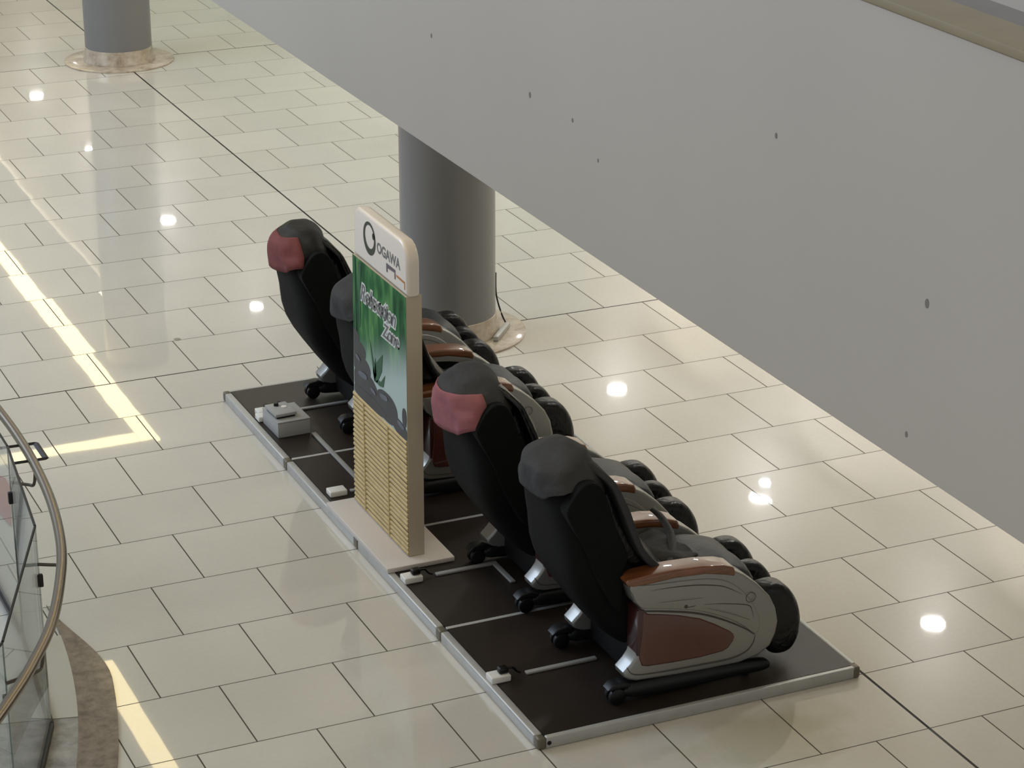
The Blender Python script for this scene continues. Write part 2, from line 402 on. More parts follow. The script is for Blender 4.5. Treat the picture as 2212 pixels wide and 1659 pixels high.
# floor with the round opening cut out: a fan from the opening's rim to the outline
def floor_mesh():
    bm = bmesh.new(); n = 540
    x0, x1, y0, y1 = -16.0, 12.0, -12.0, 42.0
    inner = []; outer = []
    for k in range(n):
        a = 2 * math.pi * k / n
        inner.append(bm.verts.new((*ring_pt(r_out, a), 0)))
        c, s = math.cos(a), math.sin(a)
        t = min((x1 - RC[0]) / c if c > 1e-6 else 1e9, (x0 - RC[0]) / c if c < -1e-6 else 1e9, (y1 - RC[1]) / s if s > 1e-6 else 1e9, (y0 - RC[1]) / s if s < -1e-6 else 1e9)
        outer.append(bm.verts.new((RC[0] + c * t, RC[1] + s * t, 0)))
    for k in range(n): bm.faces.new((inner[k], outer[k], outer[(k + 1) % n], inner[(k + 1) % n]))
    for X, Y in ((x0, y0), (x0, y1), (x1, y0), (x1, y1)):
        ks = min(range(n), key=lambda k: -((outer[k].co.x - X) ** 2 + (outer[k].co.y - Y) ** 2) * -1)
        outer[ks].co = (X, Y, 0)
    low = bmesh.ops.extrude_face_region(bm, geom=bm.faces[:])
    for v in low['geom']:
        if isinstance(v, bmesh.types.BMVert): v.co.z -= 0.35
    return bm
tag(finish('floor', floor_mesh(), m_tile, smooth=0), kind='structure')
def ring_mesh(ra, rb, z0, z1, a0, a1, n):
    bm = bmesh.new()
    P = [ring_pt(rb, a0 + (a1 - a0) * k / n) for k in range(n + 1)] + [ring_pt(ra, a1 - (a1 - a0) * k / n) for k in range(n + 1)]
    return extrude_outline(P, z0, z1, 0.0, 2, 'Z')
tag(finish('trim_2', ring_mesh(R_MID, r_out, -0.35, 0.012, -1.3, -0.016, 100), m_granite), kind='structure', label='brown granite border curving beside the glass balustrade')
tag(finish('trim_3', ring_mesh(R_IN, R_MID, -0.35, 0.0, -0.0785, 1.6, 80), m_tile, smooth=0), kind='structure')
tag(finish('trim_8', ring_mesh(R_IN, R_MID, -0.35, 0.012, -0.231, -0.08, 20), mat('beige_border_stone', rgb(184, 180, 166), 0.4, var=0.04)), kind='structure')
tag(finish('trim_4', ring_mesh(R_IN, R_MID, -0.35, 0.012, -1.3, -0.2325, 40), m_greystone), kind='structure')
tag(finish('trim_7', ring_mesh(R_IN - 0.03, R_IN - 0.001, -0.9, 0.0, -1.3, 1.6, 100), mat('pale_fascia_plaster', rgb(206, 210, 204), 0.5)), kind='structure')
# storey below, seen through the glass
tag(mbox('floor_lower', -18, 8, -9, 30, -4.7, -4.5, mat('lower_floor_tiles', rgb(196, 200, 196), 0.3, var=0.04, vscale=0.8)), kind='structure')

# upper storey: edge face, slab underside, coping
tag(mbox('wall_left', FX, FX + 0.2, -10, 42, CEIL + 0.006, 4.396, m_paint, bev=0.004), kind='structure')
wl = bpy.data.objects['wall_left']
MARKS = [(-2.878, 3.618, .008), (-3.81, 3.605, .010), (-4.167, 3.601, .007), (-4.372, 3.511, .006), (-5.555, 3.905, .008), (-6.386, 3.653, .012), (-6.329, 3.249, .008)]
def mark(y, z, r, par):
    bm = bmesh.new(); cyl(bm, (FX - 0.002, y, z), r, r * 0.8, 0, 0.0, 12) if False else None
    A = [bm.verts.new((FX - 0.0015, y + r * math.cos(t * math.pi / 6), z + 1.5 * r * math.sin(t * math.pi / 6))) for t in range(12)]
    B = [bm.verts.new((FX + 0.001, v.co.y, v.co.z)) for v in A]
    bm.faces.new(A)
    for k in range(12): bm.faces.new((A[k], A[(k + 1) % 12], B[(k + 1) % 12], B[k]))
    return finish('fixing_hole', bm, m_mark, par, smooth=0)
for y, z, r in MARKS: mark(y, z, r * 0.75, wl)
CZ = CEIL + 0.25     # raised ceiling beyond the soffit
SX = 0.14
tag(mbox('ceiling', SX, 5.2, -10, 42, CZ, 4.30, m_ceiling), kind='structure')
tag(mbox('trim_5', FX + 0.201, SX, -10, 42, CEIL, 4.30, m_ceiling), kind='structure')
tag(mbox('wall_right', 5.2, 5.4, -10, 42, 0.0, 4.30, m_wall), kind='structure')
tag(mbox('window_1', 4.15, 5.199, 11.5, 41.9, 0.002, 3.398, m_shopglass), kind='structure')
tag(mbox('wall_back', -16, 5.2, 42, 42.2, 0.0, 9.0, m_wall), kind='structure')
# stone coping and border of the upper storey floor, seen in the top right corner
tag(mbox('trim_1', FX - 0.006, FX + 0.15, -10, 42, 4.397, 4.425, m_coping, bev=0.005), kind='structure')
tag(mbox('trim_6', FX + 0.151, FX + 0.275, -10, 42, 4.31, 4.412, m_gutter), kind='structure')
tag(mbox('floor_upper', FX + 0.282, 5.4, -10, 42, 4.305, 4.41, mat('upper_floor_tile', rgb(190, 184, 174), 0.35, var=0.06, vscale=2)), kind='structure')

# ---------------------------------------------------------------- ceiling lamps and cove lights
def downlight(x, y, power, label, r=0.095, col=(1, 0.97, 0.92), z=CZ):
    t = thing('ceiling_downlight', label, 'ceiling light', (x, y, z), 'round downlights in the ceiling above the chairs')
    bm = bmesh.new(); lathe(bm, (0, 0, 0), [(r + 0.025, 0.0), (r + 0.025, -0.008), (r + 0.004, -0.012), (r, -0.002)], 32)
    finish('lamp_trim', bm, m_lampring, t)
    bm = bmesh.new(); cyl(bm, (0, 0, 0), r, r, -0.0115, -0.009, 32)
    finish('diffuser', bm, m_diff, t)
    l = area_light('downlight_lamp', (0, 0, -0.02), (0, 0, 0), 2 * r, 2 * r, power, col, 'DISK', math.radians(165))
    l.parent = t
places = ['the first', 'the second', 'the third', 'the fourth', 'the fifth', 'the sixth', 'the seventh', 'the eighth', 'the ninth']
for i, y in enumerate((-0.4, 3.0, 6.4, 9.7, 13.1, 16.5, 20.15, 23.25)):
    downlight(1.81, y - 0.12, (18, 18, 18, 18, 11, 22, 24, 28)[i], 'round ceiling downlight, %s from the camera end of the row nearer the atrium' % places[i], r=0.07 if i == 4 else 0.095)
for i, y in enumerate((0.6, 3.51, 6.35, 9.33)):
    downlight(4.41, y - 0.2, 30, 'round ceiling downlight, %s from the camera end of the row nearer the wall' % places[i])
downlight(4.66, 6.52, 6, 'small cool white downlight paired with a larger one by the wall', r=0.05, col=(0.8, 0.9, 1))

def cove(x0, x1, y0, y1, label, power):
    t = thing('cove_light', label, 'ceiling light', ((x0 + x1) / 2, (y0 + y1) / 2, CEIL), 'warm strip lights under the soffit')
    hx, hy = (x1 - x0) / 2, (y1 - y0) / 2
    mbox('light_strip', -hx, hx, -hy, hy, -0.02, -0.004, m_cove, t)
    mbox('housing', -hx - 0.01, hx + 0.01, -hy - 0.01, hy + 0.01, -0.004, -0.0005, m_lampring, t)
cove(-0.60, -0.40, 9.20, 36, 'long warm strip light running away above the atrium side of the columns', 0)
cove(-2.28, -0.62, 9.20, 9.38, 'short warm strip light turning the corner across the soffit', 0)
cove(-2.18, -2.02, -6.0, 5.1, 'warm strip light running along the edge over the balustrade', 0)
# lipped trough behind the far column: its lamp washes the raised ceiling beside it
t = thing('cove_light', 'lipped trough by the soffit far back, washing the raised ceiling', 'ceiling light', (SX + 0.10, 22, CEIL), 'warm strip lights under the soffit')
mbox('trough', -0.099, 0.10, -8.5, 8.5, 0.0, 0.012, m_ceiling, t); mbox('trough_lip', 0.08, 0.10, -8.5, 8.5, 0.012, 0.10, m_ceiling, t)
mbox('light_strip', -0.02, 0.02, -8.4, 8.4, 0.012, 0.03, m_cove, t)
l = area_light('cove_wash', (0.0, 0, 0.035), (math.pi, 0, 0), 0.06, 16.5, 1400, (1, 0.88, 0.68)); l.parent = t

# ---------------------------------------------------------------- columns
def column(x, y, label):
    t = thing('column', label, 'column', (x, y, 0), 'round columns on the dark floor joint')
    bm = bmesh.new(); lathe(bm, (0, 0, 0), [(0.535, 0.001), (0.535, 0.012), (0.53, 0.014), (0.36, 0.014)], 96)
    finish('base_disc', bm, m_marble, t)
    bm = bmesh.new(); lathe(bm, (0, 0, 0), [(0.352, 0.014), (0.352, 0.03), (0.336, 0.05), (0.33, 0.15), (0.327, 0.152)], 96)
    finish('base_collar', bm, m_marble, t)
    bm = bmesh.new(); cyl(bm, (0, 0, 0), 0.325, 0.325, 0.152, CEIL - 0.004, 96)
    finish('shaft', bm, m_col, t)
    return t
column(0, 3.0, 'grey round column rising behind the display board, its top hidden by the pale edge')
column(0, 11.4, 'grey round column standing far back at the upper left')
# bits at the foot of the near column
bm = bmesh.new()
tube(bm, catmull([(0.337, 2.955, 0.40), (0.340, 2.953, 0.24), (0.372, 2.935, 0.10), (0.395, 2.90, 0.03), (0.40, 2.87, 0.022)], 5), 0.006, 8)
tag(finish('power_cable', bm, m_plastic), 'thin dark cable hanging down the column foot behind the chairs', 'cable')
bm = bmesh.new(); box(bm, -0.15, 0.15, -0.018, 0.018, 0, 0.035); bevel_sharp(bm, 0.004, 2)
o = tag(finish('metal_channel', bm, m_alu), 'short aluminium channel lying on the stone disc at the column foot', 'metal strip')
o.location = (0.30, 2.77, 0.015); o.rotation_euler = (0, 0, math.radians(50))

# ---------------------------------------------------------------- raised platform
PX0, PX1, PY0, PY1, PT = -1.815, -0.035, -2.41, 2.41, 0.062
plat = thing('display_platform', 'low dark platform with aluminium edges that the massage chairs stand on', 'platform', (-0.925, 0, 0))
def pbox(name, x0, x1, y0, y1, z0, z1, m, bev=0.0, seg=2): return mbox(name, x0 + 0.925, x1 + 0.925, y0, y1, z0, z1, m, plat, bev, seg)
YS = [-2.41, -1.195, 0.012, 1.21, 2.41]
for a, b in zip(YS, YS[1:]):
    pbox('top_panel', PX0 + 0.045, PX1 - 0.03, a + 0.014, b - 0.014, 0.002, PT - 0.0005, m_carpet)
    pbox('edge_trim', PX0, PX0 + 0.045, a + 0.03, b - 0.03, 0.0, PT, m_alu, 0.009, 3)
    pbox('edge_trim', PX1 - 0.03, PX1, a + 0.03, b - 0.03, 0.0, PT, m_alu, 0.009, 3)
for y in YS[1:-1]:
    pbox('joint_strip', PX0 + 0.045, PX1 - 0.03, y - 0.0135, y + 0.0135, 0.0, PT, m_alu, 0.003)
    pbox('joint_cap', PX0 - 0.002, PX0 + 0.043, y - 0.03, y + 0.03, 0.0, PT + 0.0005, m_alud, 0.01, 3)
    pbox('joint_cap', PX1 - 0.03, PX1 + 0.002, y - 0.03, y + 0.03, 0.0, PT + 0.0005, m_alud, 0.008, 3)
pbox('edge_trim', PX0 + 0.045, PX1 - 0.03, PY0 - 0.016, PY0 + 0.014, 0.0, PT, m_alu, 0.007, 3)
pbox('edge_trim', PX0 + 0.045, PX1 - 0.03, PY1 - 0.014, PY1 + 0.016, 0.0, PT, m_alu, 0.007, 3)
for x in (PX0, PX1 - 0.045):
    for y in (PY0 - 0.018, PY1 - 0.03):
        c = pbox('corner_cap', x, x + 0.045, y, y + 0.048, 0.0, PT + 0.0005, m_alud, 0.012, 3)
bm = bmesh.new(); cyl(bm, (PX0 + 0.06 + 0.925, PY0 - 0.0165, 0.03), 0.011, 0.011, -0.002, 0.003, 16, 'Y')
finish('bolt_hole', bm, m_screw, plat)
# cable trunking laid over the top
def trunk(x0, x1, y0, y1, label):
    o = mbox('cable_cover', -(x1 - x0) / 2, (x1 - x0) / 2, -(y1 - y0) / 2, (y1 - y0) / 2, 0, 0.013, m_trunk, None, 0.004)
    o.location = ((x0 + x1) / 2, (y0 + y1) / 2, PT); tag(o, label, 'cable cover', 'grey cable covers on the platform')
trunk(-1.60, -1.21, -1.828, -1.798, 'grey cable cover running toward the chair nearest the camera')
trunk(-1.585, -1.225, -0.622, -0.590, 'grey cable cover in front of the display board, long piece from the socket')
trunk(-1.257, -1.225, -0.86, -0.6225, 'short angled end piece of grey cable cover between the two near chairs')
trunk(-1.62, -1.22, 0.600, 0.630, 'grey cable cover disappearing behind the left edge of the display board')
trunk(-1.535, -1.505, 0.66, 1.52, 'long grey cable cover running from the grey box to the display board')
trunk(-1.50, -1.10, 1.905, 1.935, 'grey cable cover behind the grey box, leading under the farthest chair')

def socket(x, y, label, with_plug=True, ang=0.0):
    t = thing('power_socket', label, 'socket', (x, y, PT), 'white power sockets on the platform'); t.rotation_euler = (0, 0, ang)
    mbox('socket_box', -0.055, 0.05, -0.04, 0.04, 0, 0.035, m_white, t, 0.006, 3)
    if with_plug:
        bm = bmesh.new(); box(bm, -0.005, 0.045, -0.022, 0.022, 0.035, 0.068); bevel_sharp(bm, 0.010, 3)
        p = finish('plug', bm, m_plastic, t)
        bm = bmesh.new(); tube(bm, catmull([(0.04, 0, 0.052), (0.075, 0.004, 0.05), (0.10, 0.006, 0.022), (0.12, 0.004, 0.012)], 5), 0.006, 8)
        finish('cord', bm, m_plastic, p)
socket(-1.745, -1.812, 'white socket with a black plug near the near left corner of the platform')
socket(-1.725, -0.610, 'white socket with a black plug just in front of the display board base')
socket(-1.700, 0.615, 'white socket with no dark plug behind the display board base', False)
socket(-1.690, 1.950, 'white socket with a black plug at the far end, the farthest of all')
socket(-1.715, 1.868, 'white socket right behind the grey junction box, partly hidden by it', True)

# grey box with a loose lid
t = thing('junction_box', 'light grey plastic junction box on the far left part of the platform', 'box', (-1.64, 1.69, PT))
t.rotation_euler = (0, 0, 0.02)
mbox('box_body', -0.105, 0.105, -0.15, 0.13, 0.0, 0.095, m_boxgrey, t, 0.004)
mbox('box_lid', -0.107, 0.107, -0.152, 0.132, 0.096, 0.104, m_boxgrey, t, 0.003)
a = thing('power_adapter', 'flat grey adapter lying on the lid of the junction box', 'adapter', (-1.672, 1.675, PT + 0.1045)); a.rotation_euler = (0, 0, 0.05)
mbox('adapter_body', -0.07, 0.07, -0.085, 0.105, 0.012, 0.032, m_boxgrey, a, 0.005)
mbox('foot', -0.06, 0.06, -0.075, 0.095, 0.0, 0.012, m_plastic, a)
bm = bmesh.new(); cyl(bm, (-0.01, 0.06, 0), 0.016, 0.014, 0.032, 0.05, 16); finish('button', bm, m_plastic, a)
bm = bmesh.new(); cyl(bm, (0.025, 0.02, 0), 0.018, 0.018, 0.032, 0.036, 16); finish('pad', bm, m_white, a)
bm = bmesh.new(); tube(bm, catmull([(-1.60, 1.985, 0.10), (-1.585, 1.965, 0.12), (-1.56, 1.90, 0.10), (-1.53, 1.87, 0.07), (-1.48, 1.895, 0.068)], 6), 0.008, 8)
tag(finish('loose_cable', bm, m_plastic), 'black cable looping behind the grey junction box', 'cable')

# ---------------------------------------------------------------- display board
SXF, SXB = -1.652, -1.563
sg = thing('display_board', 'tall freestanding display board with a green garden print and white logo cap', 'sign', (SXF, 0.03, PT + 0.001))
def sy(y): return y - 0.03
def sz(z): return z - PT
base_o = mbox('base_board', -1.818 - SXF, -1.423 - SXF, sy(-0.486), sy(0.474), 0.0, 0.028, m_base, sg, 0.004)
body = [(sy(0.44), 0.029), (sy(0.385), sz(1.598)), (sy(-0.402), sz(1.598)), (sy(-0.392), 0.029)]
finish('board_body', extrude_outline(body, 0.0, SXB - SXF, 0.006, 2, 'X'), m_board, sg)
cap = [(0.381, 1.600), (0.372, 1.83)] + [(0.372 - 0.09 + 0.09 * math.cos(a), 1.83 + 0.06 * math.sin(a)) for a in [k * math.pi / 16 for k in range(1, 9)]] + \
      [(-0.30 - 0.11 * math.sin(a), 1.78 + 0.11 * math.cos(a)) for a in [k * math.pi / 16 for k in range(0, 9)]] + [(-0.408, 1.600)]
cap_o = finish('logo_cap', extrude_outline([(sy(y), sz(z)) for y, z in cap], 0.0035, SXB - SXF - 0.010, 0.022, 5, 'X'), m_cap, sg)
# printed panel (upper part) and its drawn shapes, thin layers of a real print
def yz_plate(name, pts, x, m, par, d=0.0006):
    return finish(name, extrude_outline([(sy(y), sz(z)) for y, z in pts], x - d, x, 0, 1, 'X'), m, par, smooth=0)
pr = yz_plate('garden_print', [(0.4125, 0.772), (0.386, 1.596), (-0.402, 1.596), (-0.394, 0.770)], -0.0008, m_poster, sg, 0.0012)
def blob(cy, cz, ry, rz, rot=0, n=28, e=2.3):
    out = []
    for k in range(n):
        a = 2 * math.pi * k / n; c, s = math.cos(a), math.sin(a)
        y = ry * math.copysign(abs(c) ** (2 / e), c); z = rz * math.copysign(abs(s) ** (2 / e), s)
        out.append((cy + y * math.cos(rot) - z * math.sin(rot), cz + y * math.sin(rot) + z * math.cos(rot)))
    return out
def clip(pts, y0=-0.393, y1=0.398): return [(min(max(y, y0), y1), z) for y, z in pts]
st = [(0.395, 1.115, 0.085, 0.045, -.1), (0.32, 1.060, 0.11, 0.05, 0), (0.29, 0.975, 0.15, 0.06, 0.0), (0.22, 0.87, 0.19, 0.09, 0.0), (-0.10, 0.865, 0.16, 0.085, 0.0),
      (-0.29, 0.815, 0.12, 0.045, 0.1), (0.17, 0.805, 0.26, 0.036, 0), (-0.36, 0.90, 0.03, 0.055, 0)]
for i, (cy, cz, ry, rz, ro) in enumerate(st):
    yz_plate('printed_stone', clip(blob(cy, cz, ry, rz, ro)), -0.0020 - 0.0003 * i, m_stone, pr)
for cy, cz, ry, rz, ro in [(0.33, 1.005, 0.035, 0.012, 0.2), (0.26, 0.925, 0.07, 0.018, -0.1), (-0.06, 0.91, 0.06, 0.016, -.1), (0.10, 0.885, 0.04, 0.012, 0.1), (-0.31, 0.84, 0.05, 0.015, 0.1)]:
    yz_plate('stone_sheen', blob(cy, cz, ry, rz, ro), -0.0052, m_sheen, pr)
for L_ in ([(0.145, 1.19), (0.12, 1.09), (0.085, 0.955), (0.062, 0.955), (0.085, 1.06)], [(0.075, 0.955), (0.065, 1.06), (-0.052, 1.155), (-0.035, 1.05), (0.04, 0.955)],
           [(0.075, 0.96), (0.10, 1.0), (0.06, 1.10), (0.045, 1.0)], [(0.06, 0.96), (0.03, 0.978), (-0.02, 0.985), (-0.085, 1.045), (-0.055, 0.965), (0.0, 0.952)],
           [(0.30, 1.60 - 0.02), (0.25, 1.58), (0.285, 1.20), (0.30, 1.20)], [(0.36, 1.58), (0.345, 1.58), (0.348, 1.16), (0.36, 1.16)]):
    yz_plate('printed_leaf', L_, -0.0036, m_leaf, pr)
# bamboo blind on the lower part
bm = bmesh.new(); z = 0.108
while z < 0.768:
    yl = 0.438 - (z - 0.03) * 0.035
    tube(bm, [(-0.003, sy(yl + random.uniform(-0.004, 0.008)), sz(z)), (-0.003, sy(0), sz(z + random.uniform(-0.002, 0.002))), (-0.003, sy(-0.391), sz(z + random.uniform(-0.003, 0.003)))], 0.0065, 8, flat=1.75)
    z += 0.0285
bb = finish('bamboo_blind', bm, m_bamboo, sg)
mbox('blind_backing', -0.0018, -0.0002, sy(-0.389), sy(0.425), sz(0.094), sz(0.779), mat('dark_straw_gap', rgb(104, 78, 46), 0.8), sg)
for y in (0.25, -0.12):
    bm = bmesh.new(); tube(bm, [(-0.0105, sy(y), sz(0.10)), (-0.0105, sy(y - 0.004), sz(0.765))], 0.004, 6)
    finish('blind_cord', bm, mat('straw_cord', rgb(208, 190, 140), 0.7), bb)
# lettering
def text_plate(name, body_, size, y, z, x, m, par, shear=0.0, sx=1.0, rotx=0.0, grow=0.0, d=0.0006):
    cu = bpy.data.curves.new(name + '_curve', 'FONT'); cu.body = body_; cu.size = size; cu.extrude = d / 2; cu.offset = grow; cu.shear = shear
    tmp = bpy.data.objects.new(name + '_tmp', cu); COL.objects.link(tmp)
    bpy.context.view_layer.update()
    me = bpy.data.meshes.new_from_object(tmp.evaluated_get(bpy.context.evaluated_depsgraph_get()))
    COL.objects.unlink(tmp); bpy.data.objects.remove(tmp)
    ca, sa = math.cos(rotx), math.sin(rotx)
    for v in me.vertices:        # text x runs along -Y, text y runs up
        a, b = v.co.x * sx, v.co.y
        a, b = a * ca - b * sa, a * sa + b * ca
        v.co = (x - v.co.z, sy(y) - a, sz(z) + b)
    me.materials.clear(); me.materials.append(m)
    o = bpy.data.objects.new(name, me); COL.objects.link(o); o.parent = par
    return o
bm = bmesh.new(); n = 48
for k in range(n):        # ring logo, thicker at its foot, dot on the near side
    pass
O_ = [(0.128 + 0.092 * math.cos(2 * math.pi * k / n), 1.762 + 0.093 * math.sin(2 * math.pi * k / n)) for k in range(n)]
I_ = [(0.126 + 0.068 * math.cos(2 * math.pi * k / n), 1.772 + 0.066 * math.sin(2 * math.pi * k / n)) for k in range(n)]
xa, xb = 0.0022, 0.0036
vo = [[bm.verts.new((x, sy(y), sz(z))) for y, z in R_] for R_ in (O_, I_) for x in (xa, xb)]
for k in range(n):
    j = (k + 1) % n
    for a, b in ((0, 2), (1, 3), (0, 1), (2, 3)): bm.faces.new((vo[a][k], vo[a][j], vo[b][j], vo[b][k]))
lg = finish('ring_logo', bm, m_logo, cap_o, smooth=0)
yz_plate('logo_dot', blob(0.066, 1.790, 0.019, 0.019, 0, 24, 2), 0.0034, m_logo, cap_o, 0.0012)
text_plate('lettering', 'OGAWA', 0.080, 0.018, 1.722, 0.0032, m_ink, cap_o, 0.0, 1.06, 0.0, 0.0030)
for pts, m_ in (([(-0.118, 1.70), (-0.25, 1.70), (-0.25, 1.648), (-0.236, 1.648), (-0.236, 1.682), (-0.136, 1.676), (-0.136, 1.652), (-0.118, 1.652)], m_ink2),
                ([(-0.262, 1.680), (-0.385, 1.676), (-0.385, 1.632), (-0.374, 1.632), (-0.374, 1.664), (-0.262, 1.668)], m_ink3)):
    yz_plate('printed_sign', pts, 0.0034, m_, cap_o, 0.0012)
for x_, g_, m_ in ((-0.0036, 0.013, m_halo), (-0.0048, 0.0022, m_ink)):
    text_plate('script_lettering', 'Relaxation', 0.135, 0.275, 1.375, x_, m_, pr, 0.35, 0.92, 0.0, g_)
    text_plate('script_lettering', 'Zone', 0.115, -0.06, 1.270, x_, m_, pr, 0.35, 0.92, 0.0, g_)

# ---------------------------------------------------------------- massage chairs
OX, OY, OZ = 0.85, 1.935, -0.058         # the outlines below are measured on the nearest chair in room coordinates
def q(x, z): return (x + OX, z + OZ)
def wr(p, amp, sc, off=0):
    return p + Vector((noise.noise(p * sc + Vector((off, 0, 0))), noise.noise(p * sc + Vector((9 + off, 5, 0))) , noise.noise(p * sc + Vector((0, 7, 3 + off))))) * amp

SHELL = [(-1.53, 1.265, .045, .10, 2.4), (-1.515, 1.23, .09, .165, 2.5), (-1.49, 1.16, .12, .215, 2.9), (-1.465, 1.06, .136, .250, 3.5), (-1.43, .93, .142, .272, 4.0), (-1.385, .76, .160, .28, 4.4),
         (-1.275, .60, .172, .240, 4.4), (-1.15, .46, .185, .231, 4.0), (-1.02, .36, .17, .228, 3.6), (-.90, .30, .13, .22, 3.2)]
SHELL = [(*q(a, b), c, d, e) for a, b, c, d, e in SHELL]
SILVER = [(-1.268, .690), (-1.256, .640), (-1.238, .590), (-1.205, .560), (-1.204, .500), (-1.207, .42), (-1.214, .34), (-1.228, .290), (-1.252, .258), (-1.290, .222), (-1.285, .196), (-1.262, .178), (-1.221, .163),
          (-1.033, .150), (-.816, .141), (-.651, .138), (-.541, .158), (-.476, .197), (-.446, .261), (-.437, .325), (-.453, .403), (-.489, .475), (-.559, .554), (-.639, .622), (-.70, .660), (-.76, .685), (-.85, .703), (-1.0, .706), (-1.13, .700), (-1.22, .696)]
RED = [(-1.197, .545), (-1.18, .531), (-1.165, .520), (-1.096, .504), (-1.0, .479), (-.88, .436), (-.798, .389), (-.714, .334), (-.690, .312), (-.684, .294), (-.692, .270), (-.716, .240), (-.748, .226), (-.873, .219), (-1.035, .224), (-1.164, .233), (-1.195, .243), (-1.210, .285), (-1.212, .32), (-1.204, .379), (-1.198, .47)]
UPPER = [(-1.266, .688), (-1.252, .640), (-1.236, .600), (-1.218, .575), (-1.19, .553), (-1.097, .533), (-.936, .493), (-.826, .452), (-.716, .396), (-.640, .345), (-.590, .300), (-.560, .285), (-.545, .33), (-.560, .40), (-.590, .46), (-.64, .530), (-.70, .585), (-.76, .62), (-.85, .645), (-1.0, .662), (-1.15, .672)]
WOOD = [(-1.293, .712), (-1.284, .692), (-1.255, .680), (-1.174, .678), (-1.021, .682), (-.861, .671), (-.75, .645), (-.700, .628), (-.690, .650), (-.706, .680), (-.76, .700), (-.873, .718), (-1.033, .728), (-1.128, .727), (-1.24, .722), (-1.282, .722)]

def side_panel(par, s):
    """s = -1 the side towards the camera, +1 the far side"""
    YO = 0.345 * s; YI = 0.235 * s
    a, b = sorted((YO, YI))
    pn = finish('side_panel', extrude_outline([q(*p) for p in SILVER], a, b, 0.014, 4), m_silver, par, smooth=55)
    ya, yb = sorted((YO + 0.006 * s, YI + 0.02 * s))
    finish('red_panel', extrude_outline([q(*p) for p in RED], ya, yb, 0.010, 4), m_maroon, pn, smooth=50)
    bm = bmesh.new(); box(bm, -1.222 + OX, -1.186 + OX, min(YI - .002 * s, YO + .0045 * s), max(YI - .002 * s, YO + .0045 * s), .30 + OZ, .548 + OZ); bevel_sharp(bm, 0.006)
    finish('red_rear_edge', bm, m_maroondark, pn)
    ya, yb = sorted((YO + 0.007 * s, YI))
    finish('upper_shell', extrude_outline([q(*p) for p in catmull([(x, z, 0) for x, z in UPPER], 2, True) for p in [(p.x, p.y)]], ya, yb, 0.007, 4), m_silver, pn, smooth=50)
    def line(name, pts, r, m_, off=0.004):
        bm = bmesh.new(); P = catmull([(x + OX, YO + off * s, z + OZ) for x, z in pts], 5)
        n_ = len(P); tube(bm, P, [r * (0.35 + 0.65 * math.sin(math.pi * min(1, max(0, (i + .5) / n_)))) for i in range(n_)], 6)
        finish(name, bm, m_, pn)
    line('groove', [(-1.163, .644), (-1.047, .639), (-.929, .627), (-.832, .608), (-.75, .582), (-.645, .518)], 0.0035, m_groove, 0.0058)
    line('groove', [(-.867, .511), (-.747, .49), (-.62, .457), (-.594, .422), (-.584, .382)], 0.0028, m_groove, 0.0062)
    line('ridge', [(-.861, .494), (-.718, .435), (-.600, .372)], 0.006, m_silver, 0.005)
    line('ridge', [(-1.13, .575), (-1.0, .565), (-.86, .548)], 0.007, m_silver, 0.0045)
    line('groove', [(-1.225, .561), (-1.198, .541), (-1.097, .519), (-.936, .479), (-.826, .438), (-.716, .382), (-.626, .326), (-.574, .283)], 0.0045, m_groove, 0.0035)
    line('groove', [(-1.276, .252), (-1.232, .203), (-1.088, .187), (-.872, .179), (-.708, .176), (-.62, .195), (-.578, .235), (-.566, .278)], 0.0042, m_groove, 0.0005)
    # round emblem and small switch print
    bm = bmesh.new()
    tube(bm, [Vector((-.604 + OX + .027 * math.cos(k * math.pi / 10), YO + 0.0075 * s, .496 + OZ + .026 * math.sin(k * math.pi / 10))) for k in range(21)], 0.0016, 5, cap=False)
    finish('emblem', bm, m_groove, pn)
    bm = bmesh.new(); cyl(bm, (-.963 + OX, YO + 0.0065 * s, .519 + OZ), 0.010, 0.010, -0.002, 0.003, 16, 'Y'); box(bm, -.953 + OX, -.912 + OX, YO + 0.0065 * s - .001, YO + .0065 * s + .0015, .511 + OZ, .515 + OZ)
    finish('lock', bm, m_groove, pn)
    # armrest
    ya, yb = sorted((YO + 0.010 * s, YI - 0.005 * s))
    ar = finish('armrest', extrude_outline([q(*p) for p in WOOD], ya, yb, 0.013, 5), m_wood, par, smooth=55)
    return pn

